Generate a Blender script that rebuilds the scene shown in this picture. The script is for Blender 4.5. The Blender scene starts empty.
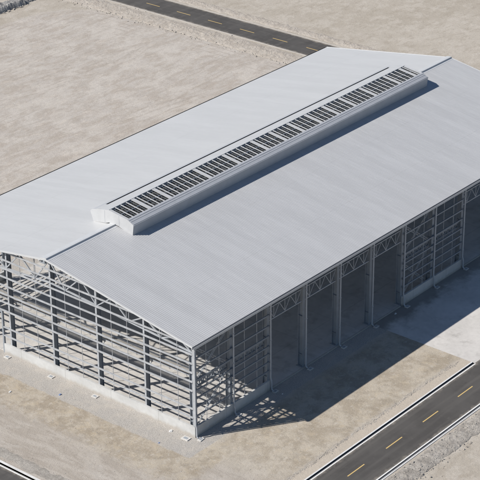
import bpy, math, random
from mathutils import Vector, noise as mn
R = math.radians
random.seed(7)
sc = bpy.context.scene
col = sc.collection

# ------------------------------------------------------------------ measurements (metres)
L, W, BAY = 74.0, 40.0, 6.0           # hall length (x), width (y), bay
EAVE, RIDGE, HW = 10.70, 13.95, 20.0
SL = (RIDGE - EAVE) / HW
def roof_z(y): return EAVE + SL * (y if y <= HW else W - y)
FRAMES = [BAY * k for k in range(12)] + [L - 0.9]
GY = [6.85, 13.45, 20.0, 26.55, 33.15]          # gable columns between the corners
GIRT_Z = [2.1 + 1.04 * k for k in (0,1,3,4,5,6,7,8)]
SIDE_Z = [2.25, 3.3, 4.3, 5.2, 6.4, 7.6, 8.9, 10.15]

# ------------------------------------------------------------------ mesh builder
class MB:
    def __init__(s): s.v = []; s.f = []
    def add(s, vs, fs):
        n = len(s.v); s.v += [tuple(p) for p in vs]; s.f += [tuple(i + n for i in f) for f in fs]; return s
    def box(s, a, b):
        x0, y0, z0 = a; x1, y1, z1 = b
        return s.add([(x0,y0,z0),(x1,y0,z0),(x1,y1,z0),(x0,y1,z0),(x0,y0,z1),(x1,y0,z1),(x1,y1,z1),(x0,y1,z1)],
                     [(0,3,2,1),(4,5,6,7),(0,1,5,4),(1,2,6,5),(2,3,7,6),(3,0,4,7)])
    def prism(s, prof, p0, p1, u, v):
        """closed profile (list of 2D points, counter-clockwise) swept from p0 to p1, axes u, v"""
        p0, p1, u, v = Vector(p0), Vector(p1), Vector(u), Vector(v)
        n = len(prof)
        vs = [p0 + u*a + v*b for a, b in prof] + [p1 + u*a + v*b for a, b in prof]
        fs = [(i, (i+1) % n, n+(i+1) % n, n+i) for i in range(n)] + [tuple(range(n-1, -1, -1)), tuple(range(n, 2*n))]
        return s.add(vs, fs)
    def bar(s, p, q, w, h, up=(0,0,1)):
        p, q = Vector(p), Vector(q); d = (q-p).normalized(); up = Vector(up)
        u = d.cross(up)
        if u.length < 1e-4: u = d.cross(Vector((1,0,0)))
        u.normalize(); v = u.cross(d)
        return s.prism([(-w/2,-h/2),(w/2,-h/2),(w/2,h/2),(-w/2,h/2)], p, q, u, v)
    def angle(s, p, q, w, t, up=(0,0,1)):
        p, q = Vector(p), Vector(q); d = (q-p).normalized(); up = Vector(up)
        u = d.cross(up)
        if u.length < 1e-4: u = d.cross(Vector((1,0,0)))
        u.normalize(); v = u.cross(d)
        return s.prism([(0,0),(w,0),(w,t),(t,t),(t,w),(0,w)], p, q, u, v)
    def tube(s, path, r, n=8):
        path = [Vector(p) for p in path]; rings = []
        for i, p in enumerate(path):
            a = path[max(i-1,0)]; b = path[min(i+1,len(path)-1)]
            d = (b-a).normalized(); u = d.cross(Vector((1,0,0)))
            if u.length < .05: u = d.cross(Vector((0,1,0)))
            u.normalize(); v = d.cross(u)
            rings += [p + u*r*math.cos(6.28318*k/n) + v*r*math.sin(6.28318*k/n) for k in range(n)]
        fs = []
        for i in range(len(path)-1):
            for k in range(n):
                fs.append((i*n+k, i*n+(k+1)%n, (i+1)*n+(k+1)%n, (i+1)*n+k))
        fs += [tuple(range(n-1,-1,-1)), tuple((len(path)-1)*n+k for k in range(n))]
        return s.add(rings, fs)
    def build(s, name, m, parent=None, smooth=False):
        me = bpy.data.meshes.new(name); me.from_pydata(s.v, [], s.f); me.validate(); me.update()
        import bmesh
        bm = bmesh.new(); bm.from_mesh(me); bmesh.ops.recalc_face_normals(bm, faces=bm.faces); bm.to_mesh(me); bm.free()
        if smooth:
            for p in me.polygons: p.use_smooth = True
        me.materials.append(m)
        o = bpy.data.objects.new(name, me); col.objects.link(o)
        if parent: o.parent = parent
        return o
def sheet(name, rects, m, z, parent=None):
    mb = MB()
    for x0, y0, x1, y1 in rects:
        mb.add([(x0,y0,z),(x1,y0,z),(x1,y1,z),(x0,y1,z)], [(0,1,2,3)])
    return mb.build(name, m, parent)
def tag(o, label, cat, group=None, kind=None):
    o['label'] = label; o['category'] = cat
    if group: o['group'] = group
    if kind: o['kind'] = kind
    return o
def empty(name, loc, parent=None):
    o = bpy.data.objects.new(name, None); o.location = loc; o.empty_display_size = .3; col.objects.link(o)
    if parent: o.parent = parent
    return o

# ------------------------------------------------------------------ materials
class NT:
    def __init__(s, name):
        s.m = bpy.data.materials.new(name); s.m.use_nodes = True
        s.t = s.m.node_tree; s.b = s.t.nodes['Principled BSDF']
        s.pos = s.t.nodes.new('ShaderNodeNewGeometry').outputs['Position']
    def n(s, typ, **kw):
        o = s.t.nodes.new(typ)
        for k, v in kw.items(): setattr(o, k, v)
        return o
    def put(s, sock, v):
        if hasattr(v, 'links') or isinstance(v, bpy.types.NodeSocket): s.t.links.new(v, sock)
        else: sock.default_value = v
    def math(s, op, a, b=0., c=0.):
        o = s.n('ShaderNodeMath', operation=op)
        s.put(o.inputs[0], a); s.put(o.inputs[1], b); s.put(o.inputs[2], c); return o.outputs[0]
    def xyz(s):
        o = s.n('ShaderNodeSeparateXYZ'); s.put(o.inputs[0], s.pos); return o.outputs
    def noise(s, scale, detail=4., stretch=(1,1,1), rough=.55, off=(0,0,0), dist=0.):
        mp = s.n('ShaderNodeMapping'); s.put(mp.inputs['Vector'], s.pos)
        mp.inputs['Scale'].default_value = stretch; mp.inputs['Location'].default_value = off
        o = s.n('ShaderNodeTexNoise'); s.put(o.inputs['Vector'], mp.outputs[0])
        o.inputs['Scale'].default_value = scale; o.inputs['Detail'].default_value = detail
        o.inputs['Roughness'].default_value = rough; o.inputs['Distortion'].default_value = dist
        return o.outputs['Fac']
    def voro(s, scale, stretch=(1,1,1)):
        mp = s.n('ShaderNodeMapping'); s.put(mp.inputs['Vector'], s.pos); mp.inputs['Scale'].default_value = stretch
        o = s.n('ShaderNodeTexVoronoi'); s.put(o.inputs['Vector'], mp.outputs[0]); o.inputs['Scale'].default_value = scale
        return o.outputs
    def ramp(s, x, a, b, lo=0., hi=1.):
        o = s.n('ShaderNodeMapRange', interpolation_type='SMOOTHSTEP')
        s.put(o.inputs[0], x); s.put(o.inputs[1], a); s.put(o.inputs[2], b); s.put(o.inputs[3], lo); s.put(o.inputs[4], hi)
        return o.outputs[0]
    def mix(s, fac, a, b, mode='MIX'):
        o = s.n('ShaderNodeMix', data_type='RGBA', blend_type=mode)
        s.put(o.inputs[0], fac)
        for sk, v in ((o.inputs[6], a), (o.inputs[7], b)):
            s.put(sk, (*v, 1.) if isinstance(v, tuple) and len(v) == 3 else v)
        return o.outputs[2]
    def done(s, color, rough=.8, metal=0., bump=None, bd=.05, bs=.6, spec=.3):
        s.put(s.b.inputs['Base Color'], (*color, 1.) if isinstance(color, tuple) else color)
        s.put(s.b.inputs['Roughness'], rough); s.put(s.b.inputs['Metallic'], metal)
        s.b.inputs['Specular IOR Level'].default_value = spec
        if bump is not None:
            o = s.n('ShaderNodeBump'); o.inputs['Strength'].default_value = bs; o.inputs['Distance'].default_value = bd
            s.put(o.inputs['Height'], bump); s.put(s.b.inputs['Normal'], o.outputs[0])
        return s.m

def steel(name, c, var=.12, rough=.5, metal=.0, scale=1.2):
    t = NT(name); a = t.noise(scale, 5); b = t.noise(9., 3)
    f = t.math('ADD', t.math('MULTIPLY', a, .7), t.math('MULTIPLY', b, .3))
    lo = tuple(x*(1-var) for x in c); hi = tuple(min(1, x*(1+var*.6)) for x in c)
    return t.done(t.mix(t.ramp(f, .3, .7), lo, hi), rough, metal, spec=.4)
M = {}
M['galv'] = steel('galvanised_steel', (.42, .435, .455), .22, .45)
M['column'] = steel('painted_column_steel', (.30, .325, .355), .12, .5)
M['shade_dark'] = steel('shade_darkened_steel', (.20,.225,.26), .12, .5)  # shade on the gable column webs put into a darker colour
M['side_shade'] = steel('shade_tinted_side_steel', (.25,.275,.305), .12, .5)  # darker than the gable girts: side wall shade put into the colour
M['truss'] = steel('truss_steel', (.40, .42, .445), .12, .5)
M['pipe'] = steel('downpipe_plastic', (.46, .48, .505), .06, .4)
M['trim'] = steel('white_trim', (.56,.57,.58), .06, .4)
M['vent_white'] = steel('vent_white_sheet', (.52,.525,.53), .06, .45)
M['vent_rib'] = steel('vent_rib_metal', (.52,.525,.53), .12, .45)
M['vent_side'] = steel('vent_side_sheet', (.45,.465,.49), .06, .4)
M['plate'] = steel('walkway_plate', (.50,.48,.45), .2, .6)
M['gutter_shade'] = steel('gutter_painted_shadow', (.06,.062,.066), .2, .7)  # near-black colour paints the shadow line along the left gutter
t = NT('vent_mesh_shade')
v = t.voro(7., (1,1,1)); a = t.noise(5., 3, stretch=(1,1,1))
M['mesh'] = t.done(t.mix(t.ramp(a, .5, .66), (.012,.013,.014), (.13,.13,.125)), .7, bump=v['Distance'], bd=.05)  # speckled mesh; its near-black paints in the dark inside the vent

def roof_mat(name, c, k=1.):
    t = NT(name); X, Y, Z = t.xyz()
    a = t.noise(.25, 4, stretch=(1.6, .35, 1)); b = t.noise(1.6, 4, stretch=(3., .18, 1)); d = t.noise(7., 3, stretch=(2.5,.4,1))
    f = t.math('ADD', t.math('MULTIPLY', a, .45), t.math('ADD', t.math('MULTIPLY', b, .35), t.math('MULTIPLY', d, .2)))
    cell = t.math('FLOOR', t.math('MULTIPLY', X, 1/.95)); wn = t.n('ShaderNodeTexWhiteNoise', noise_dimensions='1D'); t.put(wn.inputs['W'], cell)
    f = t.math('ADD', f, t.math('MULTIPLY', t.math('SUBTRACT', wn.outputs['Value'], .5), .09))
    lo = tuple(x*(1-.10*k) for x in c); hi = tuple(x*(1+.06*k) for x in c)
    colr = t.mix(t.ramp(f, .36, .64), lo, hi)
    dirt = t.ramp(t.noise(.9, 6, stretch=(3., .12, 1), off=(7,3,0)), .60, .78)
    colr = t.mix(t.math('MULTIPLY', dirt, .22*k), colr, (.42,.40,.37))
    for yl in (6.6, 13.2, W-6.6, W-13.2):                            # sheet laps
        lp = t.ramp(t.math('ABSOLUTE', t.math('SUBTRACT', Y, yl)), .05, .02)
        colr = t.mix(t.math('MULTIPLY', lp, t.ramp(t.noise(.35, 3, off=(yl,0,0)), .35, .65, .02, .22)), colr, (.30,.30,.30))
    sc_ = t.noise(3.2, 6, stretch=(2.2,.10,1), off=(3,8,0), rough=.7)
    colr = t.mix(t.math('MULTIPLY', t.ramp(sc_, .54, .68), .16), colr, (.70,.70,.70))
    return t.done(colr, .42, 0., bump=d, bd=.01, bs=.3, spec=.35)
M['roof'] = roof_mat('roof_sheet_shade_slope', (.466,.470,.479), .65)  # darker base colour paints in the weaker sun on this slope
M['roof_sun'] = roof_mat('roof_sheet_sun_slope', (.530,.534,.537), .45)  # lighter copy of the sheet, sunnier slope put into the colour

def conc(name, c, dirt=(.30,.26,.21), amt=.5, wall_dirt=False, joints=0., splash=False):
    t = NT(name); X, Y, Z = t.xyz()
    a = t.noise(.22, 6, rough=.6); b = t.noise(1.7, 6, rough=.65); d = t.noise(14., 4)
    f = t.math('ADD', t.math('MULTIPLY', a, .5), t.math('ADD', t.math('MULTIPLY', b, .35), t.math('MULTIPLY', d, .15)))
    lo = tuple(x*.86 for x in c); hi = tuple(x*1.08 for x in c)
    cc = t.mix(t.ramp(f, .35, .65), lo, hi)
    dm = t.ramp(t.noise(.5, 7, rough=.65, off=(3,9,0)), .52, .68)
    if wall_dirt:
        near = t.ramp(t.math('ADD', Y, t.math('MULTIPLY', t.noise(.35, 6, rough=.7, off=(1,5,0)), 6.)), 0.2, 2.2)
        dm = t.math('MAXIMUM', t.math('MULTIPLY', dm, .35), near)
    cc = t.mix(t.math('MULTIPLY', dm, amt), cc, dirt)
    if joints:
        for ax in (X, Y):
            fr = t.math('ABSOLUTE', t.math('SUBTRACT', t.math('FRACT', t.math('DIVIDE', t.math('ADD', ax, 1.7), joints)), .5))
            cc = t.mix(t.math('MULTIPLY', t.ramp(fr, .4955, .499), .5), cc, (.12,.11,.10))
    if splash:                                                       # mud splashed up from the ground
        sp_ = t.ramp(t.math('ADD', Z, t.math('MULTIPLY', t.noise(1.3, 6, rough=.7, off=(5,2,0)), .9)), .95, .45)
        cc = t.mix(t.math('MULTIPLY', sp_, .55), cc, (.36,.31,.25))
    return t.done(cc, .85, bump=b, bd=.02)
M['plinth'] = conc('plinth_concrete', (.55,.55,.54), amt=.18, joints=6.64, splash=True)
M['floor'] = conc('hall_floor_concrete', (.55,.53,.505), dirt=(.26,.24,.22), amt=.35, joints=6.)
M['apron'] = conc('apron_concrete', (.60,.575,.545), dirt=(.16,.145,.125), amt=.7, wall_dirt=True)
M['pad'] = conc('pad_concrete', (.62,.60,.57), amt=.25)
M['kerb'] = conc('kerb_white_concrete', (.72,.715,.70), amt=.2)
M['edge'] = conc('sandy_edge_concrete', (.50,.465,.42), amt=.3)
M['gutter_c'] = conc('channel_concrete', (.28,.28,.28), amt=.2)

# ground: one material for the whole site, zones by world position with ragged edges
t = NT('sandy_ground'); X, Y, Z = t.xyz()
big = t.noise(.06, 6, rough=.6); med = t.noise(.33, 8, rough=.68, off=(4,1,0)); fine = t.noise(1.9, 8, rough=.72); grit = t.noise(9., 5, rough=.7)
wob = t.math('SUBTRACT', t.noise(.5, 7, rough=.68, off=(9,2,0)), .5)
dx = t.math('MAXIMUM', t.math('MULTIPLY', X, -1.), t.math('SUBTRACT', X, L))
dy = t.math('MAXIMUM', t.math('MULTIPLY', Y, -1.6), t.math('SUBTRACT', Y, W))
d = t.math('MAXIMUM', dx, dy)                                     # metres out from the hall's walls
dw = t.math('ADD', d, t.math('MULTIPLY', wob, 1.1))
sx = t.noise(.62, 8, stretch=(.48, 1.1, 1), rough=.72, off=(2,2,0), dist=.5)  # streaks along x
sx2 = t.noise(1.5, 6, stretch=(.10, 1.3, 1), rough=.65, off=(7,4,0), dist=.3)
sy = t.noise(.6, 8, stretch=(1.1, .25, 1), rough=.70, off=(5,1,0), dist=.5)   # streaks along y
def patch(scale, off, a, b, amt, st=(1,1,1), rough=.68): return t.math('MULTIPLY', t.ramp(t.noise(scale, 8, off=off, rough=rough, stretch=st, dist=.3), a, b), amt)
base = t.mix(t.ramp(big, .35, .65), (.42,.375,.315), (.48,.435,.375))
base = t.mix(t.math('MULTIPLY', t.ramp(med, .46, .60), .6), base, (.53,.485,.425))
base = t.mix(patch(.8, (3,7,0), .50, .62, .45, (.5,1,1)), base, (.35,.305,.25))
base = t.mix(t.math('MULTIPLY', t.ramp(fine, .52, .66), .35), base, (.33,.29,.24))
# lot behind the hall: greyer, graded in streaks along x, rounded far corner with tyre tracks
qx = t.math('MAXIMUM', t.math('SUBTRACT', X, 77.5), 0.); qy = t.math('MAXIMUM', t.math('SUBTRACT', Y, 93.5), 0.)
sd = t.math('SUBTRACT', t.math('SQRT', t.math('ADD', t.math('MULTIPLY', qx, qx), t.math('MULTIPLY', qy, qy))), 10.)
lot = t.math('MULTIPLY', t.ramp(Y, 40.5, 41.5), t.ramp(t.math('ADD', sd, t.math('MULTIPLY', wob, 2.5)), .7, -.7))
lotc = t.mix(t.ramp(sx, .40, .60), (.428,.380,.330), (.492,.452,.408))
lotc = t.mix(patch(.20, (8,8,0), .47, .60, .75, (.8,1,1)), lotc, (.55,.508,.458))
lotc = t.mix(patch(.55, (1,3,0), .54, .64, .38, (.7,1,1)), lotc, (0.378,0.338,0.297))
lotc = t.mix(patch(1.1, (5,5,0), .54, .64, .5, (.4,1,1)), lotc, (0.572,0.515,0.451))
lotc = t.mix(t.math('MULTIPLY', t.ramp(sx2, .54, .64), .35), lotc, (0.374,0.332,0.288))
lotc = t.mix(t.math('MULTIPLY', t.ramp(fine, .52, .66), .30), lotc, (0.374,0.330,0.285))
trk = t.math('SINE', t.math('MULTIPLY', t.math('ADD', sd, t.math('MULTIPLY', wob, .8)), 5.2))
trm = t.math('MULTIPLY', t.ramp(trk, .45, .95), t.math('MULTIPLY', t.ramp(sd, -6.5, -4.5), t.ramp(t.noise(.16, 3, off=(2,9,0)), .44, .60)))
lotc = t.mix(t.math('MULTIPLY', trm, .45), lotc, (0.359,0.315,0.272))
trk2 = t.math('SINE', t.math('MULTIPLY', t.math('ADD', t.math('ADD', Y, t.math('MULTIPLY', X, .06)), t.math('MULTIPLY', t.noise(.05, 3), 9.)), 4.2))
trm2 = t.math('MULTIPLY', t.ramp(trk2, .55, .97), t.math('MULTIPLY', t.ramp(t.noise(.11, 3, off=(5,5,0), stretch=(.3,1,1)), .50, .62), t.ramp(fine, .36, .54)))
lotc = t.mix(t.math('MULTIPLY', trm2, .40), lotc, (0.343,0.302,0.259))
base = t.mix(lot, base, lotc)
# strip in front of the gable: grey graded earth, then ochre stained earth
fr = t.ramp(X, -1., -3.)
frc = t.mix(t.ramp(sy, .40, .60), (.385,.342,.295), (.46,.417,.367))
frc = t.mix(patch(.5, (2,5,0), .52, .64, .5, (1,.5,1)), frc, (.50,.465,.42))
frc = t.mix(patch(1.4, (6,2,0), .55, .66, .45), frc, (.30,.262,.222))
base = t.mix(fr, base, frc)
och1 = t.math('MULTIPLY', t.math('MULTIPLY', t.ramp(dw, 3.0, 3.5), t.ramp(t.math('ADD', d, t.math('MULTIPLY', wob, 6.)), 8.6, 6.4)), t.math('MULTIPLY', t.ramp(Y, 46., 40.), t.ramp(X, 1.5, -.5)))
och2 = t.math('MULTIPLY', t.math('MULTIPLY', t.ramp(Y, -2., -3.), t.ramp(t.math('ADD', Y, t.math('MULTIPLY', wob, 2.)), -12.2, -11.2)), t.math('MULTIPLY', t.ramp(X, -3., 3.), .62))
ochc = t.mix(t.ramp(med, .40, .58), (.33,.272,.20), (.47,.41,.325))
ochc = t.mix(patch(.9, (6,6,0), .51, .60, .6), ochc, (.275,.232,.178))
ochc = t.mix(patch(.7, (4,9,0), .53, .62, .6), ochc, (.50,.415,.295))
ochc = t.mix(patch(1.7, (1,9,0), .54, .63, .6), ochc, (.54,.495,.43))
base = t.mix(t.math('MULTIPLY', och1, .70), base, ochc)
base = t.mix(och2, base, ochc)
# grey gravel margin round the hall
grav = t.ramp(dw, 3.35, 3.1)
gc = t.mix(t.ramp(grit, .36, .66), (.37,.345,.315), (.47,.445,.415))
gc = t.mix(patch(.7, (9,9,0), .46, .62, .55), gc, (.49,.45,.40))
base = t.mix(grav, base, gc)
rb = t.math('ABSOLUTE', t.math('ADD', t.math('ADD', Y, 12.0), t.math('MULTIPLY', wob, .9)))
rbm = t.math('MULTIPLY', t.ramp(rb, .42, .12), t.math('MULTIPLY', t.ramp(X, 29.6, 28.6), t.ramp(fine, .40, .52)))
base = t.mix(t.math('MULTIPLY', rbm, .8), base, t.mix(t.ramp(grit, .38, .62), (.26,.24,.215), (.44,.41,.37)))
# loose tan shoulder beside the near road
sh = t.math('MULTIPLY', t.ramp(t.math('ADD', Y, t.math('MULTIPLY', wob, .9)), -11.7, -12.1), t.ramp(Y, -13.6, -13.4))
base = t.mix(t.math('MULTIPLY', sh, .8), base, t.mix(fine, (.46,.395,.32), (.56,.50,.425)))
base = t.mix(.16, base, t.mix(t.ramp(grit, .30, .7), (.15,.15,.15), (.85,.85,.85)), 'OVERLAY')
hgt = t.math('ADD', t.math('MULTIPLY', fine, .8), t.math('MULTIPLY', grit, .15))
hgt = t.math('ADD', hgt, t.math('MULTIPLY', med, .9))
M['ground'] = t.done(base, .95, bump=hgt, bd=.16, bs=.5, spec=.1)

def earth(name, lo, hi, dark, bd=.1):
    t = NT(name); a = t.noise(.8, 7, rough=.7); b = t.noise(5., 6, rough=.7, off=(3,3,0))
    c = t.mix(t.ramp(a, .36, .64), lo, hi); c = t.mix(t.math('MULTIPLY', t.ramp(b, .5, .68), .55), c, dark)
    return t.done(c, .95, bump=b, bd=bd, spec=.1)
M['berm'] = earth('grey_gravel_berm', (.30,.275,.245), (.43,.40,.36), (.21,.19,.165))
M['ridge'] = earth('loose_gravel_ridge', (.36,.325,.28), (.47,.43,.375), (.27,.245,.21))
M['pale_berm'] = earth('pale_sand_berm', (.40,.355,.305), (.49,.445,.39), (.33,.29,.25), .06)
M['bank'] = earth('dark_rubble', (.25,.24,.23), (.36,.35,.335), (.19,.182,.175))
M['stone'] = earth('loose_stone', (.34,.31,.275), (.48,.45,.41), (.27,.24,.21))

t = NT('asphalt')
a = t.noise(.25, 6, rough=.6); b = t.noise(22., 4); s1 = t.noise(.6, 5, stretch=(.08,1.5,1), off=(2,7,0)); s2 = t.noise(1.3, 6, off=(9,1,0), rough=.7)
c = t.mix(t.ramp(a, .35, .65), (.082,.077,.073), (.106,.100,.095))
c = t.mix(t.math('MULTIPLY', t.ramp(s1, .48, .66), .55), c, (.125,.117,.109))
c = t.mix(t.math('MULTIPLY', t.ramp(s2, .56, .72), .5), c, (.145,.136,.126))
c = t.mix(t.math('MULTIPLY', t.ramp(s2, .42, .28), .6), c, (.055,.052,.050))
c = t.mix(t.math('MULTIPLY', b, .3), c, (.060,.057,.055))
X, Y, Z = t.xyz()
def edge(v, a, b): # distance in from the road's edges
    return t.math('MINIMUM', t.math('SUBTRACT', v, a), t.math('SUBTRACT', b, v))
en = edge(Y, -18.75, -13.6); ef = edge(X, 92.3, 98.1); eb = edge(X, -21., -15.8)
isn = t.math('MULTIPLY', t.ramp(X, -15.4, -15.3), t.ramp(X, 92.1, 92.))
ed = t.math('MAXIMUM', t.math('MAXIMUM', ef, eb), t.math('MULTIPLY', en, isn))
sand = t.math('MULTIPLY', t.ramp(t.math('ADD', ed, t.math('MULTIPLY', t.noise(1.1, 7, rough=.7, off=(1,4,0)), -1.5)), -.2, -.9), .75)
c = t.mix(sand, c, (.36,.32,.27))
lane = t.math('ABSOLUTE', t.math('SUBTRACT', t.math('ABSOLUTE', t.math('SUBTRACT', ed, 1.35)), .55))
c = t.mix(t.math('MULTIPLY', t.ramp(lane, .28, .05), t.ramp(s1, .40, .62, .05, .40)), c, (.135,.127,.118))
M['asphalt'] = t.done(c, .9, bump=b, bd=.008, spec=.2)
def paint(name, c):
    t = NT(name); w = t.noise(5., 7, rough=.75)
    return t.done(t.mix(t.math('MULTIPLY', t.ramp(w, .56, .70), .7), c, (.16,.15,.14)), .7)
M['yellow'] = paint('road_paint_yellow', (.66,.47,.19))
M['white'] = paint('road_paint_white', (.78,.775,.75))
def plain(name, c, r=.6):
    t = NT(name); a = t.noise(6., 4); return t.done(t.mix(a, tuple(x*.85 for x in c), c), r)

# ------------------------------------------------------------------ ground, roads, apron
xb = [-1500, -21.35, -15.30, 92.0, 98.4, 1500]; yb = [-1500, -19.15, -13.25, 1500]
rects = []
for i in range(5):
    for j in range(3):
        if i in (1, 3) or (i == 2 and j == 1): continue
        rects.append((xb[i], yb[j], xb[i+1], yb[j+1]))
tag(sheet('ground', rects, M['ground'], 0.), 'sandy beige site ground with grey gravel margin and ochre stains round the hall', 'ground', kind='structure')

def road_profile(prof, a, b, axis, mb):
    """open profile (offset, z) swept along x ('x': offset is y) or y ('y': offset is x)"""
    n = len(prof)
    if axis == 'x': vs = [(a, o, z) for o, z in prof] + [(b, o, z) for o, z in prof]
    else: vs = [(o, a, z) for o, z in prof] + [(o, b, z) for o, z in prof]
    return mb.add(vs, [(i, i+1, n+i+1, n+i) for i in range(n-1)])
AP = 30.2
# near road along the shaded side
r1 = sheet('road', [(-15.3, -18.74, 92., -13.60)], M['asphalt'], 0.)
tag(r1, 'dark asphalt road with yellow dashes and white edge lines at lower right', 'road', kind='structure')
ch = MB()
road_profile([(-19.04,0),(-19.04,-.10),(-18.74,-.10),(-18.74,0)], -15.3, 92., 'x', ch)
road_profile([(-13.60,0),(-13.60,-.11),(-13.36,-.11),(-13.36,0)], -15.3, AP, 'x', ch)
ch.build('drain_channel', M['gutter_c'], r1)
kb = MB().box((-15.3,-19.16,-.28),(92,-19.04,.05)); kb.build('kerb', M['kerb'], r1)
MB().box((-15.3,-13.36,-.28),(AP,-13.21,.06)).build('kerb', M['kerb'], r1)
sheet('edge_line', [(-15.3,-18.72,92,-18.58)], M['white'], .004, r1)
sheet('edge_line', [(-15.3,-13.77,AP,-13.64)], M['white'], .004, r1)
for k in range(-2, 14):
    x0 = 4.06 + 6.4*k; sheet('lane_dash', [(x0,-16.15,x0+2.75,-16.03)], M['yellow'], .004, r1)
# road crossing in front of the gable
r2 = sheet('road', [(-21.0, -1500, -15.80, 1500)], M['asphalt'], 0.)
tag(r2, 'dark asphalt road corner with white edge line at lower left', 'road', kind='structure')
ch = MB()
road_profile([(-15.80,0),(-15.80,-.2),(-15.52,-.2),(-15.52,0)], -12., 1500, 'y', ch)
road_profile([(-15.80,0),(-15.80,-.2),(-15.52,-.2),(-15.52,0)], -1500, -20., 'y', ch)
road_profile([(-21.28,0),(-21.28,-.2),(-21.0,-.2),(-21.0,0)], -1500, 1500, 'y', ch)
ch.build('drain_channel', M['gutter_c'], r2)
sheet('road_patch', [(-15.80,-20,-15.3,-12)], M['asphalt'], 0., r2)
for a, b in ((-12., 1500), (-1500, -20.)):
    MB().box((-15.52,a,-.2),(-15.29,b,.08)).build('kerb', M['kerb'], r2)
MB().box((-21.40,-1500,-.2),(-21.28,1500,.08)).build('kerb', M['kerb'], r2)
sheet('edge_line', [(-15.98,-12,-15.82,300)], M['white'], .004, r2)
for k in range(12): sheet('lane_dash', [(-18.46, 3+6.5*k, -18.34, 5.8+6.5*k)], M['yellow'], .004, r2)
# far road beyond the hall
r3 = sheet('road', [(92.3, -1500, 98.1, 1500)], M['asphalt'], 0.)
tag(r3, 'dark asphalt road with yellow centre dashes running behind the hall at the top', 'road', kind='structure')
MB().box((92.0,-300,-.1),(92.3,400,.03)).build('kerb', M['edge'], r3)
MB().box((98.1,-300,-.1),(98.4,400,.03)).build('kerb', M['edge'], r3)
for k in range(-3, 14): sheet('lane_dash', [(94.93, 50.2+6.62*k, 95.07, 53.1+6.62*k)], M['yellow'], .004, r3)
# concrete apron
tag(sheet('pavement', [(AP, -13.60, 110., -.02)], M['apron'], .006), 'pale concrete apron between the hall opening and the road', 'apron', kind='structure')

# rough banks
def bank(name, m, u0, u1, v0, v1, h, axis, step, label, prof=None, seed=0., edge=.35, rg=1.):
    mb = MB(); nu = int((u1-u0)/step)+1; nv = max(4, int((v1-v0)/step)+1); vs = []
    for i in range(nu):
        u = u0+(u1-u0)*i/(nu-1)
        e0 = edge*mn.fractal(Vector((u*.5, seed, 0)), .8, 2., 4); e1 = edge*mn.fractal(Vector((u*.5, seed+9, 0)), .8, 2., 4)
        for j in range(nv):
            s = j/(nv-1); v = v0+e0+(v1+e1-v0-e0)*s
            k = (prof(s) if prof else math.sin(math.pi*s)**.7)
            n1 = mn.fractal(Vector((u*.9, v*.9, seed)), .7, 2., 5); n2 = mn.noise(Vector((u*3.1, v*3.1, seed+4)))
            z = h*k*(.8+rg*(.5*n1+.3*n2))
            if j in (0, nv-1): z = -.05
            p = (u, v, max(z, -.05))
            vs.append(p if axis == 'x' else (p[1], p[0], p[2]))
    fs = [(i*nv+j, i*nv+j+1, (i+1)*nv+j+1, (i+1)*nv+j) for i in range(nu-1) for j in range(nv-1)]
    mb.add(vs, fs); o = mb.build(name, m)
    if o.data.polygons[0].normal.z < 0 or sum(p.normal.z for p in o.data.polygons) < 0: o.data.flip_normals()
    return tag(o, label, 'bank', kind='structure')
bank('gravel_bank', M['berm'], -12, 80, -21.7, -19.35, .15, 'x', .12, 'rough grey gravel bank along the lower side of the near road', seed=1., rg=.8)
bank('sand_bank', M['pale_berm'], 30, 150, 87.6, 91.6, .18, 'y', .22, 'pale lumpy sand bank along the near side of the far road', seed=3., rg=.7)
bank('sand_bank', M['pale_berm'], 30, 150, 98.9, 101.2, .12, 'y', .2, 'low pale sand bank along the outer side of the far road', seed=5., edge=.5)
bank('earth_bank', M['berm'], -10, 70, -15.0, -13.4, .03, 'y', .16, 'low rough earth verge beside the road at lower left', seed=6., edge=.4)
bank('rubble_bank', M['bank'], 40, 82.3, 107.6, 110.6, 1.0, 'x', .22, 'dark grey rubble bank with a blunt end at the top left', seed=7., edge=.15, rg=.30, prof=lambda q: min(1., 1.6*math.sin(math.pi*q)))
bank('rubble_bank', M['bank'], 82.6, 90.5, 108.0, 109.6, .55, 'x', .18, 'low rubble ridge running on from the dark bank at the top left', seed=8., edge=.3)

def stones(name, spots, m, label):
    mb = MB(); ph = (1+5**.5)/2
    iv = [Vector(p).normalized() for p in [(-1,ph,0),(1,ph,0),(-1,-ph,0),(1,-ph,0),(0,-1,ph),(0,1,ph),(0,-1,-ph),(0,1,-ph),(ph,0,-1),(ph,0,1),(-ph,0,-1),(-ph,0,1)]]
    jf = [(0,11,5),(0,5,1),(0,1,7),(0,7,10),(0,10,11),(1,5,9),(5,11,4),(11,10,2),(10,7,6),(7,1,8),(3,9,4),(3,4,2),(3,2,6),(3,6,8),(3,8,9),(4,9,5),(2,4,11),(6,2,10),(8,6,7),(9,8,1)]
    for x, y, z, r in spots:
        a, b, c = r*random.uniform(.7,1.4), r*random.uniform(.7,1.3), r*random.uniform(.5,.9); th = random.uniform(0,6.3)
        vs = []
        for p in iv:
            q = p*random.uniform(.8,1.15); X_, Y_ = q.x*a, q.y*b
            vs.append((x+X_*math.cos(th)-Y_*math.sin(th), y+X_*math.sin(th)+Y_*math.cos(th), z+q.z*c))
        mb.add(vs, jf)
    return tag(mb.build(name, m), label, 'stones', kind='stuff')
sp = []
for _ in range(1500):
    x = random.uniform(-2, 40); sp.append((x, min(random.gauss(-20.7, .7), -19.5), random.uniform(0, .14), random.choice((.03,.04,.05,.07,.10))))
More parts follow.
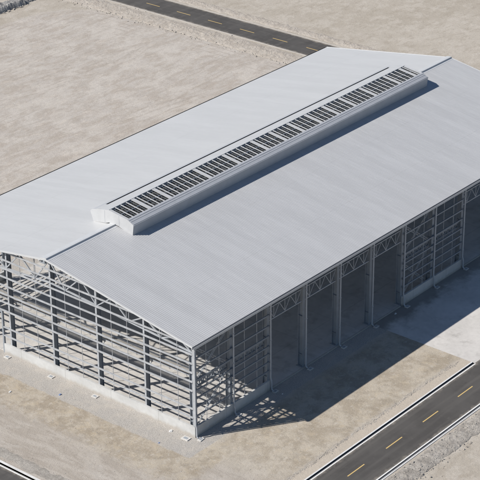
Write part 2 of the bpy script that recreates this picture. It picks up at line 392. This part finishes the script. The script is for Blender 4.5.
for _ in range(1300): 
    x = random.uniform(-5, 29.5); sp.append((x, -12.+.25*mn.noise(Vector((x*.4,3,0)))+random.gauss(0,.16)*(.6+.6*mn.noise(Vector((x*.7,8,0)))), .0, random.choice((.025,.03,.04,.05,.07))))
for _ in range(450):
    sp.append((min(random.gauss(89.3, 1.3) if random.random() < .6 else random.gauss(87.5,.4), 91.8), random.uniform(50,110), random.uniform(0,.1), random.choice((.05,.07,.09,.12))))
for _ in range(200): sp.append((random.gauss(-14.2,.5), random.uniform(-3, 26), .0, random.choice((.03,.04,.06))))
for _ in range(500): sp.append((random.uniform(-8, 28), random.uniform(-12, -2), .0, random.choice((.02,.03,.04,.05))))
for _ in range(600): sp.append((random.uniform(-15, -.4), random.uniform(-3, 30), .0, random.choice((.02,.03,.04,.05))))
for _ in range(120): sp.append((random.uniform(66,83), random.uniform(107.2,108.2), .1, random.choice((.06,.1,.14))))
stones('gravel_stones', sp, M['stone'], 'loose stones scattered over the banks and verges')

# ------------------------------------------------------------------ THE HALL
hall = empty('steel_hall', (0,0,0))
tag(hall, 'large open steel frame hall with pale gabled metal roof and long ridge vent', 'hall')
MB().box((.26,.22,-.3),(L-.26,W-.22,.10)).build('floor_slab', M['floor'], hall)
# threshold strips of the slab in the open bays
for y0, y1 in ((.0,.22),(W-.22,W)):
    for xa, xb_ in ((12.3,35.7),(48.3,59.7)):
        MB().box((xa,y0,-.3),(xb_,y1,.098)).build('threshold', M['plinth'], hall)

# roof sheets: trapezoidal ribs running from ridge to eave
X0, X1, PITCH, RH0 = -.32, L+.25, .25, .014
def roof_sheet(y_e, y_r):
    mb = MB(); xs = []; RH = RH0 if y_e < HW else .004
    x = X0
    while x < X1-PITCH:
        xs += [(x,0),(x+PITCH*.56,0),(x+PITCH*.66,RH),(x+PITCH*.90,RH)]; x += PITCH
    xs += [(X1,0)]
    ze, zr = roof_z(max(y_e,0) if y_e < HW else min(y_e,W)), RIDGE
    if y_e < 0: ze = EAVE + SL*y_e
    if y_e > W: ze = EAVE + SL*(W-y_e)
    n = len(xs); vs = []
    for y, z in ((y_e,ze),(y_r,zr)):
        vs += [(a, y, z+h) for a, h in xs]
    for y, z in ((y_e,ze),(y_r,zr)):
        vs += [(a, y, z+h-.012) for a, h in xs]
    fs = [(i,i+1,n+i+1,n+i) for i in range(n-1)] + [(2*n+i,3*n+i,3*n+i+1,2*n+i+1) for i in range(n-1)]
    fs += [(i,2*n+i,2*n+i+1,i+1) for i in range(n-1)] + [(0,n,3*n,2*n),(n-1,3*n-1,4*n-1,2*n-1)]
    return mb.add(vs, fs).build('roof_sheet', M['roof'] if y_e < HW else M['roof_sun'], hall)
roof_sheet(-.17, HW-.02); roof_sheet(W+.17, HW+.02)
# verge trims on the four gable edges
for x in (X0-.05, X1+.01):
    for ya, yb_ in ((-.17,HW),(W+.17,HW)):
        za = EAVE-.17*SL
        MB().prism([(0,-.16),(.04,-.16),(.04,.06),(0,.06)], (x,ya,za), (x,yb_,RIDGE), (1,0,0), (0,0,1)).build('verge_trim', M['trim'], hall)
# ridge caps left of and right of the vent
cap = [(-.60,-.12),(.62,-.12),(.62,-.02),(.56,.06),(.0,.17),(-.24,.17),(-.27,.02),(-.56,-.05)]
for a, b in ((X0-.04, 10.15),(64.9, X1+.03)):
    MB().prism(cap, (a,HW,RIDGE-.02), (b,HW,RIDGE-.02), (0,1,0), (0,0,1)).build('ridge_cap', M['trim'], hall)
# purlins
def purlin(y):
    z = roof_z(y)-.26
    MB().prism([(0,0),(.08,0),(.08,.03),(.03,.03),(.03,.19),(.08,.19),(.08,.22),(0,.22)], (X0+.06,y,z), (X1-.06,y,z), (0,1,0), (0,0,1)).build('purlin', M['galv'], hall)
pys = [.3+2.19*k for k in range(9)] + [19.3]
for y in pys: purlin(y); purlin(W-y-.08)

# roof trusses, one per frame
def truss(x):
    tr = empty('roof_truss', (0,0,0), hall)
    def top(y): return roof_z(y)-.36
    def bot(y):
        q = y if y <= HW else W-y
        return 9.55 + (10.95-9.55)*q/HW
    tc = MB(); bc = MB(); wb = MB()
    for ya, yb_ in ((.3,HW),(HW,W-.3)):
        tc.bar((x,ya,top(ya)),(x,yb_,top(yb_)),.16,.16); bc.bar((x,ya,bot(ya)),(x,yb_,bot(yb_)),.15,.15)
    st = HW/4.5
    for sgn in (0,1):
        f = (lambda y: y) if sgn == 0 else (lambda y: W-y)
        tops = [HW-st*k for k in range(5)]
        for k, ty in enumerate(tops):
            by = ty-st/2
            if by < .4: by = .5
            wb.bar((x,f(ty),top(ty)),(x,f(by),bot(by)),.12,.12)
            if k+1 < len(tops): wb.bar((x,f(by),bot(by)),(x,f(tops[k+1]),top(tops[k+1])),.12,.12)
            if by > 1: wb.bar((x,f(by),bot(by)),(x,f(by),top(by)),.06,.06)
    wb.bar((x,HW,top(HW)),(x,HW,bot(HW)),.08,.08)
    tc.build('top_chord', M['truss'], tr); bc.build('bottom_chord', M['truss'], tr); wb.build('web_bracing', M['truss'], tr)
for k, x in enumerate(FRAMES):
    truss(x+.30 if k == 0 else (x-.2 if k == 12 else x))

# side columns (I sections, web across the hall)
def col_I(p, ax, depth, fl, z0, z1, tw=.03, tf=.035):
    """I section whose web runs along ax ('x' or 'y') from p"""
    mb = MB(); x, y = p
    if ax == 'y':
        mb.box((x-fl/2,y,z0),(x+fl/2,y+tf,z1)); mb.box((x-tw/2,y+tf,z0),(x+tw/2,y+depth-tf,z1)); mb.box((x-fl/2,y+depth-tf,z0),(x+fl/2,y+depth,z1))
    else:
        mb.box((x,y-fl/2,z0),(x+tf,y+fl/2,z1)); mb.box((x+tf,y-tw/2,z0),(x+depth-tf,y+tw/2,z1)); mb.box((x+depth-tf,y-fl/2,z0),(x+depth,y+fl/2,z1))
    return mb
for k, x in enumerate(FRAMES):
    for side in (0,1):
        y = .24 if side == 0 else W-.24-.62
        xx = x + (.46 if k == 0 else (-.2 if k == 12 else 0))
        mb = col_I((xx,y), 'y', .62, .40, .14, 10.32)
        for zz in (1.55, 6.2):                                   # stiffeners
            mb.box((xx-.19,y+.04,zz),(xx-.02,y+.58,zz+.03)); mb.box((xx+.02,y+.04,zz),(xx+.19,y+.58,zz+.03))
        c = mb.build('column', M['column'], hall)
        MB().box((xx-.36,y-.12,.10),(xx+.36,y+.74,.14)).build('base_plate', M['column'], c)
# gable columns
for x, dr in ((.24,1),(L-.24-.62,-1)):
    for y in GY:
        c = col_I((x,y), 'x', .62, .24, .14, roof_z(y)-.30).build('gable_column', M['shade_dark'], hall)
        xf = x-.012 if dr > 0 else x+.62
        MB().box((xf,y-.11,.2),(xf+.012,y+.11,roof_z(y)-.32)).build('lit_flange_face', M['galv'], c)  # pale face added to paint the sunlit outer flange
        MB().box((x-.1,y-.26,.10),(x+.72,y+.26,.14)).build('base_plate', M['column'], c)
# corner posts beside the corner columns
for x in (.03, L-.25):
    for y in (.03, W-.25):
        MB().box((x,y,0.),(x+.22,y+.20,10.40)).build('corner_post', M['galv'], hall)

# plinth walls
PZ = 1.18
def plinth(a, b): MB().box((a[0],a[1],-.3),(b[0],b[1],PZ)).build('plinth_wall', M['plinth'], hall)
DY0, DY1 = 27.45, 32.3
plinth((0,.0,0),(.22,DY0,0)); plinth((0,DY1,0),(.22,W,0)); plinth((L-.22,0,0),(L,W,0))
CLOSED = [(0.,12.),(36.,48.),(60.,74.)]
for a, b in CLOSED:
    a2, b2 = max(a-.05,.22), min(b+.05,L-.22)
    plinth((a2,0.0,0),(b2,.22,0)); plinth((a2,W-.22,0),(b2,W,0))

# girts: C channels, web outwards
CP = [(0,0),(.12,0),(.12,.04),(.108,.04),(.108,.015),(.015,.015),(.015,.14),(.108,.14),(.108,.115),(.12,.115),(.12,.155),(0,.155)]
def gable_girt(z, x, sx_):
    zm = z+.24
    if zm < EAVE-.1: y0, y1 = .26, W-.26
    else:
        q = (zm+.10-EAVE)/SL
        y0, y1 = q+.3, W-q-.3
    if y1-y0 < 2: return
    segs = [(y0,y1)]
    if z < 5.0: segs = [(y0,DY0+.0),(DY1,y1)]
    if sx_ < 0: segs = [(y0,y1)]
    mb = MB()
    for a, b in segs: mb.prism(CP, (x,a,z), (x,b,z), (sx_,0,0), (0,0,1))
    mb.build('gable_girt', M['galv'], hall)
for z in GIRT_Z + [2.1+1.04*k for k in range(9,11)]:
    gable_girt(z, .03, 1); gable_girt(z, L-.03, -1)
for a, b in CLOSED:
    for z in SIDE_Z:
        for y, s in ((.03,1),(W-.03,-1)):
            MB().prism(CP, (max(a,.26)+.0,y,z), (min(b,L-.26),y,z), (0,s,0), (0,0,1)).build('side_girt', M['side_shade'], hall)
# sag rods
ge = [0.]+GY+[W]
for i in range(6):
    for f in (1/3, 2/3):
        y = ge[i]+(ge[i+1]-ge[i])*f
        for x in (.13, L-.13):
            if x < 1 and DY0 < y < DY1: z0 = 5.2
            else: z0 = PZ
            MB().box((x-.022,y-.022,z0),(x+.022,y+.022,roof_z(y)-.12)).build('sag_rod', M['galv'], hall)
for a, b in CLOSED:
    for xa in (a, a+6):
        for f in (1/3, 2/3):
            for y in (.13, W-.13):
                MB().box((xa+6*f-.022,y-.022,PZ),(xa+6*f+.022,y+.022,10.3)).build('sag_rod', M['galv'], hall)
# walkway with kick plates along the inside of the gable, halfway up
wk = MB()
for x in (.90, 1.45, 2.00): wk.box((x,.9,6.12),(x+.05,W-.9,6.20))
y = .9
while y < W-1.: wk.box((.96,y,6.202),(2.00,y+.075,6.25)); y += .14
wk = wk.build('gable_walkway', M['plate'], hall)
for x in (.90, 2.01): MB().box((x,.9,6.272),(x+.04,W-.9,6.42)).build('kick_plate', M['galv'], wk)
for y in GY: MB().bar((.5,y,5.3),(1.9,y,6.18),.08,.08).build('bracket', M['truss'], wk)
# door frame in the gable
df = MB(); df.box((.02,DY0,0),(.24,DY0+.20,5.2)); df.box((.02,DY1-.20,0),(.24,DY1,5.2)); df.box((.02,DY0+.2,4.98),(.24,DY1-.2,5.2))
df.build('door_frame', M['column'], hall)

# laced members
def laced(mb, p, q, w, up, n, t_=.07):
    p, q, up = Vector(p), Vector(q), Vector(up).normalized()
    for s in (-.5,.5): mb.bar(p+up*w*s, q+up*w*s, t_, t_)
    for i in range(n):
        a = p+(q-p)*(i/n); b = p+(q-p)*((i+1)/n); s = .5 if i % 2 else -.5
        mb.bar(a+up*w*s, b-up*w*s, t_*.6, t_*.6)
    return mb
# cross braces in the closed end bays, with a laced strut halfway up
for xa in (0., 36., 60.):
    xb_ = xa+6; xs0 = xa+.7 if xa == 0 else xa+.25
    for y in (.62, W-.62):
        for z0, z1 in ((.55,5.25),(5.95,9.9)):
            d1 = Vector((xb_-.25-xs0, 0, z1-z0)).normalized(); n1 = (-d1.z,0,d1.x)
            laced(MB(), (xs0,y-.06,z0), (xb_-.25,y-.06,z1), .22, n1, 14, .06).build('cross_brace', M['truss'], hall)
            laced(MB(), (xs0,y+.06,z1), (xb_-.25,y+.06,z0), .22, (d1.z,0,d1.x), 14, .06).build('cross_brace', M['truss'], hall)
        for k in (0,1):
            a0 = xs0 if k == 0 else xb_+.25
            laced(MB(), (a0,y,5.6), (xa+6*(k+1)-.25,y,5.6), .62, (0,0,1), 16, .17).build('wall_strut', M['side_shade'], hall)
# lattice girders over the open bays
for a, b in ((12,36),(48,60)):
    x = a
    while x < b:
        for y in (.42, W-.42):
            lg = empty('lattice_girder', (0,0,0), hall)
            p0, p1 = x+.22, x+5.78
            MB().bar((p0,y,9.5),(p1,y,9.5),.12,.10).build('top_chord', M['truss'], lg)
            MB().bar((p0,y,8.05),(p1,y,8.05),.12,.10).build('bottom_chord', M['truss'], lg)
            lc = MB(); n = 6; st = (p1-p0)/n
            for i in range(n):
                za, zb = (9.45, 8.10) if i % 2 == 0 else (8.10, 9.45)
                lc.bar((p0+st*i,y,za),(p0+st*(i+1),y,zb),.055,.055)
                if i % 2: lc.bar((p0+st*i,y,8.1),(p0+st*i,y,9.45),.05,.05)
            lc.build('lacing', M['truss'], lg)
        x += 6
# eave gutters and downpipes
for s in (0,1):
    g = MB(); U = [(0,0),(.26,0),(.26,.24),(.235,.24),(.235,.02),(.025,.02),(.025,.20),(0,.20)]
    if s == 0: g.prism(U, (X0,-.06,10.34), (X1,-.06,10.34), (0,-1,0), (0,0,1))
    else: g.prism([(0,0),(.36,0),(.36,.26),(.335,.26),(.335,.02),(.025,.02),(.025,.20),(0,.20)], (X0,W+.06,10.36), (X1,W+.06,10.36), (0,1,0), (0,0,1))
    g.build('gutter', M['trim'] if s == 0 else M['gutter_shade'], hall)
    for k in range(13):
        x = .02 if k == 0 else (L if k == 12 else 6.*k)
        f = (lambda y: y) if s == 0 else (lambda y: W-y)
        path = [(x,f(-.17),10.36),(x,f(-.12),10.15),(x,f(-.10),9.9),(x,f(-.10),1.55),(x,f(-.13),1.40),(x,f(-.20),1.25),(x,f(-.22),1.1),(x,f(-.22),.26),(x,f(-.27),.15),(x,f(-.42),.09)]
        if k in (3,4,5,9): path = path[:3]+[(x,f(-.10),.3),(x,f(-.14),.16),(x,f(-.34),.09)]
        dp = MB().tube(path, .085, 10).build('downpipe', M['pipe'], hall, smooth=True)
        for z in (2.4, 6., 9.4):
            MB().box((x-.11,min(f(-.20),f(0.)),z),(x+.11,max(f(-.20),f(0.)),z+.06)).build('pipe_clip', M['galv'], dp)

# ------------------------------------------------------------------ ridge vent (part of the hall)
VX0, VX1 = 10.2, 65.0
vent = empty('ridge_vent', (0,0,0), hall)
def ext(name, prof, m, a=VX0, b=VX1): return MB().prism(prof, (a,0,0), (b,0,0), (0,1,0), (0,0,1)).build(name, m, vent)
# windward hood: rounded side and lip
lip = [(23.05,13.50),(23.42,14.55),(23.36,14.72),(23.15,14.86),(22.62,15.04),(22.62,15.00),(23.10,14.80),(23.30,14.66),(23.34,14.56),(22.97,13.50)]
ext('hood_side', lip, M['vent_side'])  # darker sheet colour stands in for shading on the lip
ext('crown_plate', [(22.26,15.00),(22.26,15.14),(20.72,15.46),(20.72,15.34)], M['vent_white'], VX0+.02)
# leeward casing: shoulder, step and lower skirt
ext('hood_shoulder', [(18.08,15.00),(18.08,15.12),(17.92,15.10),(17.16,14.76),(17.16,14.68)], M['vent_side'], VX0+.02)
ext('hood_skirt', [(17.30,13.28),(17.24,13.29),(17.13,14.62),(17.06,14.64),(17.06,14.72),(17.18,14.69),(17.20,14.62)], M['vent_side'], VX0+.02)
for z_, y_ in ((14.93,17.60),):
    pass
gl = MB()
for (ya, za, yb_, zb) in ((17.62,14.965,17.56,14.94),(17.86,15.075,17.80,15.05)):
    gl.prism([(ya,za),(yb_,zb),(yb_,zb+.03),(ya,za+.03)], (VX0+.03,0,0), (VX1-.01,0,0), (0,1,0), (0,0,1))
gl.build('shoulder_seam', M['trim'], vent)
endp = [(23.05,13.46),(21.2,13.80),(20.7,13.99),(19.3,13.99),(17.30,13.27),(17.12,14.70),(17.94,15.12),(20.65,15.47),(22.25,15.15),(23.17,14.88),(23.39,14.72),(23.44,14.55)]
ext('end_plate', endp, M['vent_white'], VX0-.04, VX0); ext('end_plate', endp, M['vent_side'], VX1, VX1+.04)
for a, b in ((VX0, VX0+1.5), (VX1-.9, VX1)):
    ext('slot_closure', [(22.66,14.97),(22.66,15.03),(22.22,15.13),(22.22,15.07)], M['vent_white'], a+.01, b)
for y, za, zb in ((19.2,14.05,15.22),(21.3,13.85,15.28)):
    MB().box((VX0-.052,y,za),(VX0-.04,y+.035,zb)).build('seam_strip', M['vent_side'], vent)
# throat and mesh under the ribs
ext('vent_throat', [(17.6,13.40),(19.5,13.95),(20.5,13.95),(22.6,13.55),(22.6,13.60),(20.5,14.02),(19.5,14.02),(17.6,13.46)], M['mesh'], VX0+.05, VX1-.05)
sl2 = (15.40-15.06)/(20.72-18.08)
ext('bird_mesh', [(18.10,14.82),(20.70,15.15),(20.70,15.17),(18.10,14.84)], M['mesh'], VX0+.06, VX1-.06)
MB().box((VX0+.03,20.60,14.9),(VX1-.03,20.68,15.30)).build('crown_beam', M['column'], vent)
# cross ribs and cover panels
def rib(x, w, name, m):
    mb = MB()
    mb.prism([(18.08,15.02),(20.72,15.36),(20.72,15.43),(18.08,15.09)], (x,0,0), (x+w,0,0), (0,1,0), (0,0,1))
    return mb.build(name, m, vent)
PIT = .845
covers = [13.8,17.2,24.07,28.9,34.2,37.5,40.85,44.2,47.5,50.9,54.95,59.8,63.2]
x = VX0; rib(VX0+.0, .35, 'cover_panel', M['vent_white'])
x = VX0+.35+.6
used = set()
while x < VX1-.5:
    cv = [c for c in covers if abs(c-x) < PIT/2 and c not in used]
    if cv:
        used.add(cv[0]); rib(x, .24, 'cover_panel', M['vent_white']); rib(x+.30, .17, 'cover_panel', M['vent_white'])
    else: rib(x, .11, 'louvre_rib', M['vent_rib'])
    x += PIT
rib(VX1-.25, .25, 'cover_panel', M['vent_white'])
mi = MB()
for k in range(int((VX1-VX0)/PIT*2)):
    xx = VX0+.75+k*PIT/2
    if xx < VX1-.3: mi.prism([(18.10,14.93),(20.70,15.26),(20.70,15.30),(18.10,14.97)], (xx,0,0), (xx+.03,0,0), (0,1,0), (0,0,1))
mi.prism([(19.30,15.10),(19.37,15.11),(19.37,15.19),(19.30,15.18)], (VX0+.4,0,0), (VX1-.3,0,0), (0,1,0), (0,0,1))
mi.build('grille_bars', M['shade_dark'], vent)

# ------------------------------------------------------------------ small things on the ground
def pad(x, y, sx_, sy_, label, rot=0.):
    mb = MB(); h = .09
    mb.box((-sx_/2,-sy_/2,-.05),(sx_/2,sy_/2,h))
    o = mb.build('splash_pad', M['pad'])
    dr = MB().box((-sx_*.28,-sy_*.28,h+.002),(sx_*.28,sy_*.28,h+.012)); dr.build('drain_grate', M['column'], o)
    o.location = (x,y,0); o.rotation_euler.z = rot
    return tag(o, label, 'splash pad', 'splash pads under the downpipes')
ordn = ['first','second','third','fourth','fifth','sixth','seventh','eighth']
for k in range(1, 9):
    pad(6.*k+.12, -.62, .62, .42, 'concrete splash pad under the %s downpipe after the near corner, in shade' % ordn[k-1])
pad(-.72,.62,.62,.85,'large pale concrete pad on the gravel left of the near hall corner', .05)
pad(.1,-.66,.70,.45,'pale concrete pad under the downpipe at the near hall corner', .1)
for y, n in ((6.9,'right of the middle gable column, nearer the corner'),(13.4,'at the gable column just right of the ridge'),(19.85,'at the middle gable column below the ridge'),(26.5,'at the gable column left of the ridge')):
    if y < 8: continue
    pad(-.55,y,.50,.70,'small concrete pad on the gravel %s' % n, .03)
def scrap(x, y, s, m, label):
    pts = [(math.cos(a)*s*random.uniform(.5,1), math.sin(a)*s*random.uniform(.4,.8)) for a in [k*6.283/7 for k in range(7)]]
    mb = MB(); mb.add([(a,b,-.01) for a,b in pts]+[(a*.8,b*.7,s*random.uniform(.25,.5)) for a,b in pts],
        [(i,(i+1)%7,7+(i+1)%7,7+i) for i in range(7)]+[tuple(range(6,-1,-1)),tuple(range(7,14))])
    o = mb.build('scrap', m); o.location = (x,y,0); return tag(o, label, 'scrap')
white = plain('white_foam', (.75,.75,.74)); blue = plain('blue_plastic', (.22,.30,.50))
scrap(-.6,2.75,.30,white,'white broken block lying on the gravel left of the near corner')
scrap(-5.5,21.,.25,white,'white scrap on the stained earth at the far left')
scrap(-2.55,16.5,.24,blue,'blue plastic scrap on the gravel in front of the gable')
scrap(-3.0,2.2,.16,blue,'tiny blue scrap at the gravel edge below the near corner')
scrap(12.2,-1.5,.14,white,'small white scrap in the shade beside the first open bay')
scrap(33.9,-.55,.22,white,'white scrap in shade just before the second girted wall panel')

# ------------------------------------------------------------------ light, camera, render settings
S = Vector((-10.1, 6.8, 10.65)).normalized()
el = math.asin(S.z); az = math.atan2(S.x, S.y)
ld = bpy.data.lights.new('sun', 'SUN'); ld.energy = 5.0; ld.angle = R(.53); ld.color = (1., .955, .89)
lo = bpy.data.objects.new('sun', ld); col.objects.link(lo); lo.rotation_euler = S.to_track_quat('Z','Y').to_euler(); lo.location = S*300
w = bpy.data.worlds.new('World'); sc.world = w; w.use_nodes = True
nt = w.node_tree; sky = nt.nodes.new('ShaderNodeTexSky'); sky.sky_type = 'NISHITA'; sky.sun_disc = False
sky.sun_elevation = el; sky.sun_rotation = az; sky.air_density = 1.; sky.dust_density = .2; sky.ozone_density = 4.
nt.links.new(sky.outputs[0], nt.nodes['Background'].inputs[0]); nt.nodes['Background'].inputs[1].default_value = .07
cd = bpy.data.cameras.new('camera'); cam = bpy.data.objects.new('camera', cd); col.objects.link(cam); sc.camera = cam
cam.location = (-121.1203, -107.3673, 102.3284); cam.rotation_euler = (1.1109, .0078, -.8783)
cd.sensor_width = 36.; cd.lens = 1890.07/480*36; cd.clip_start = 1.; cd.clip_end = 5000.
sc.view_settings.view_transform = 'Standard'; sc.view_settings.look = 'None'
sc.view_settings.exposure = .06; sc.view_settings.gamma = 1.; sc.view_settings.use_curve_mapping = False
sc.cycles.max_bounces = 6; sc.cycles.diffuse_bounces = 4
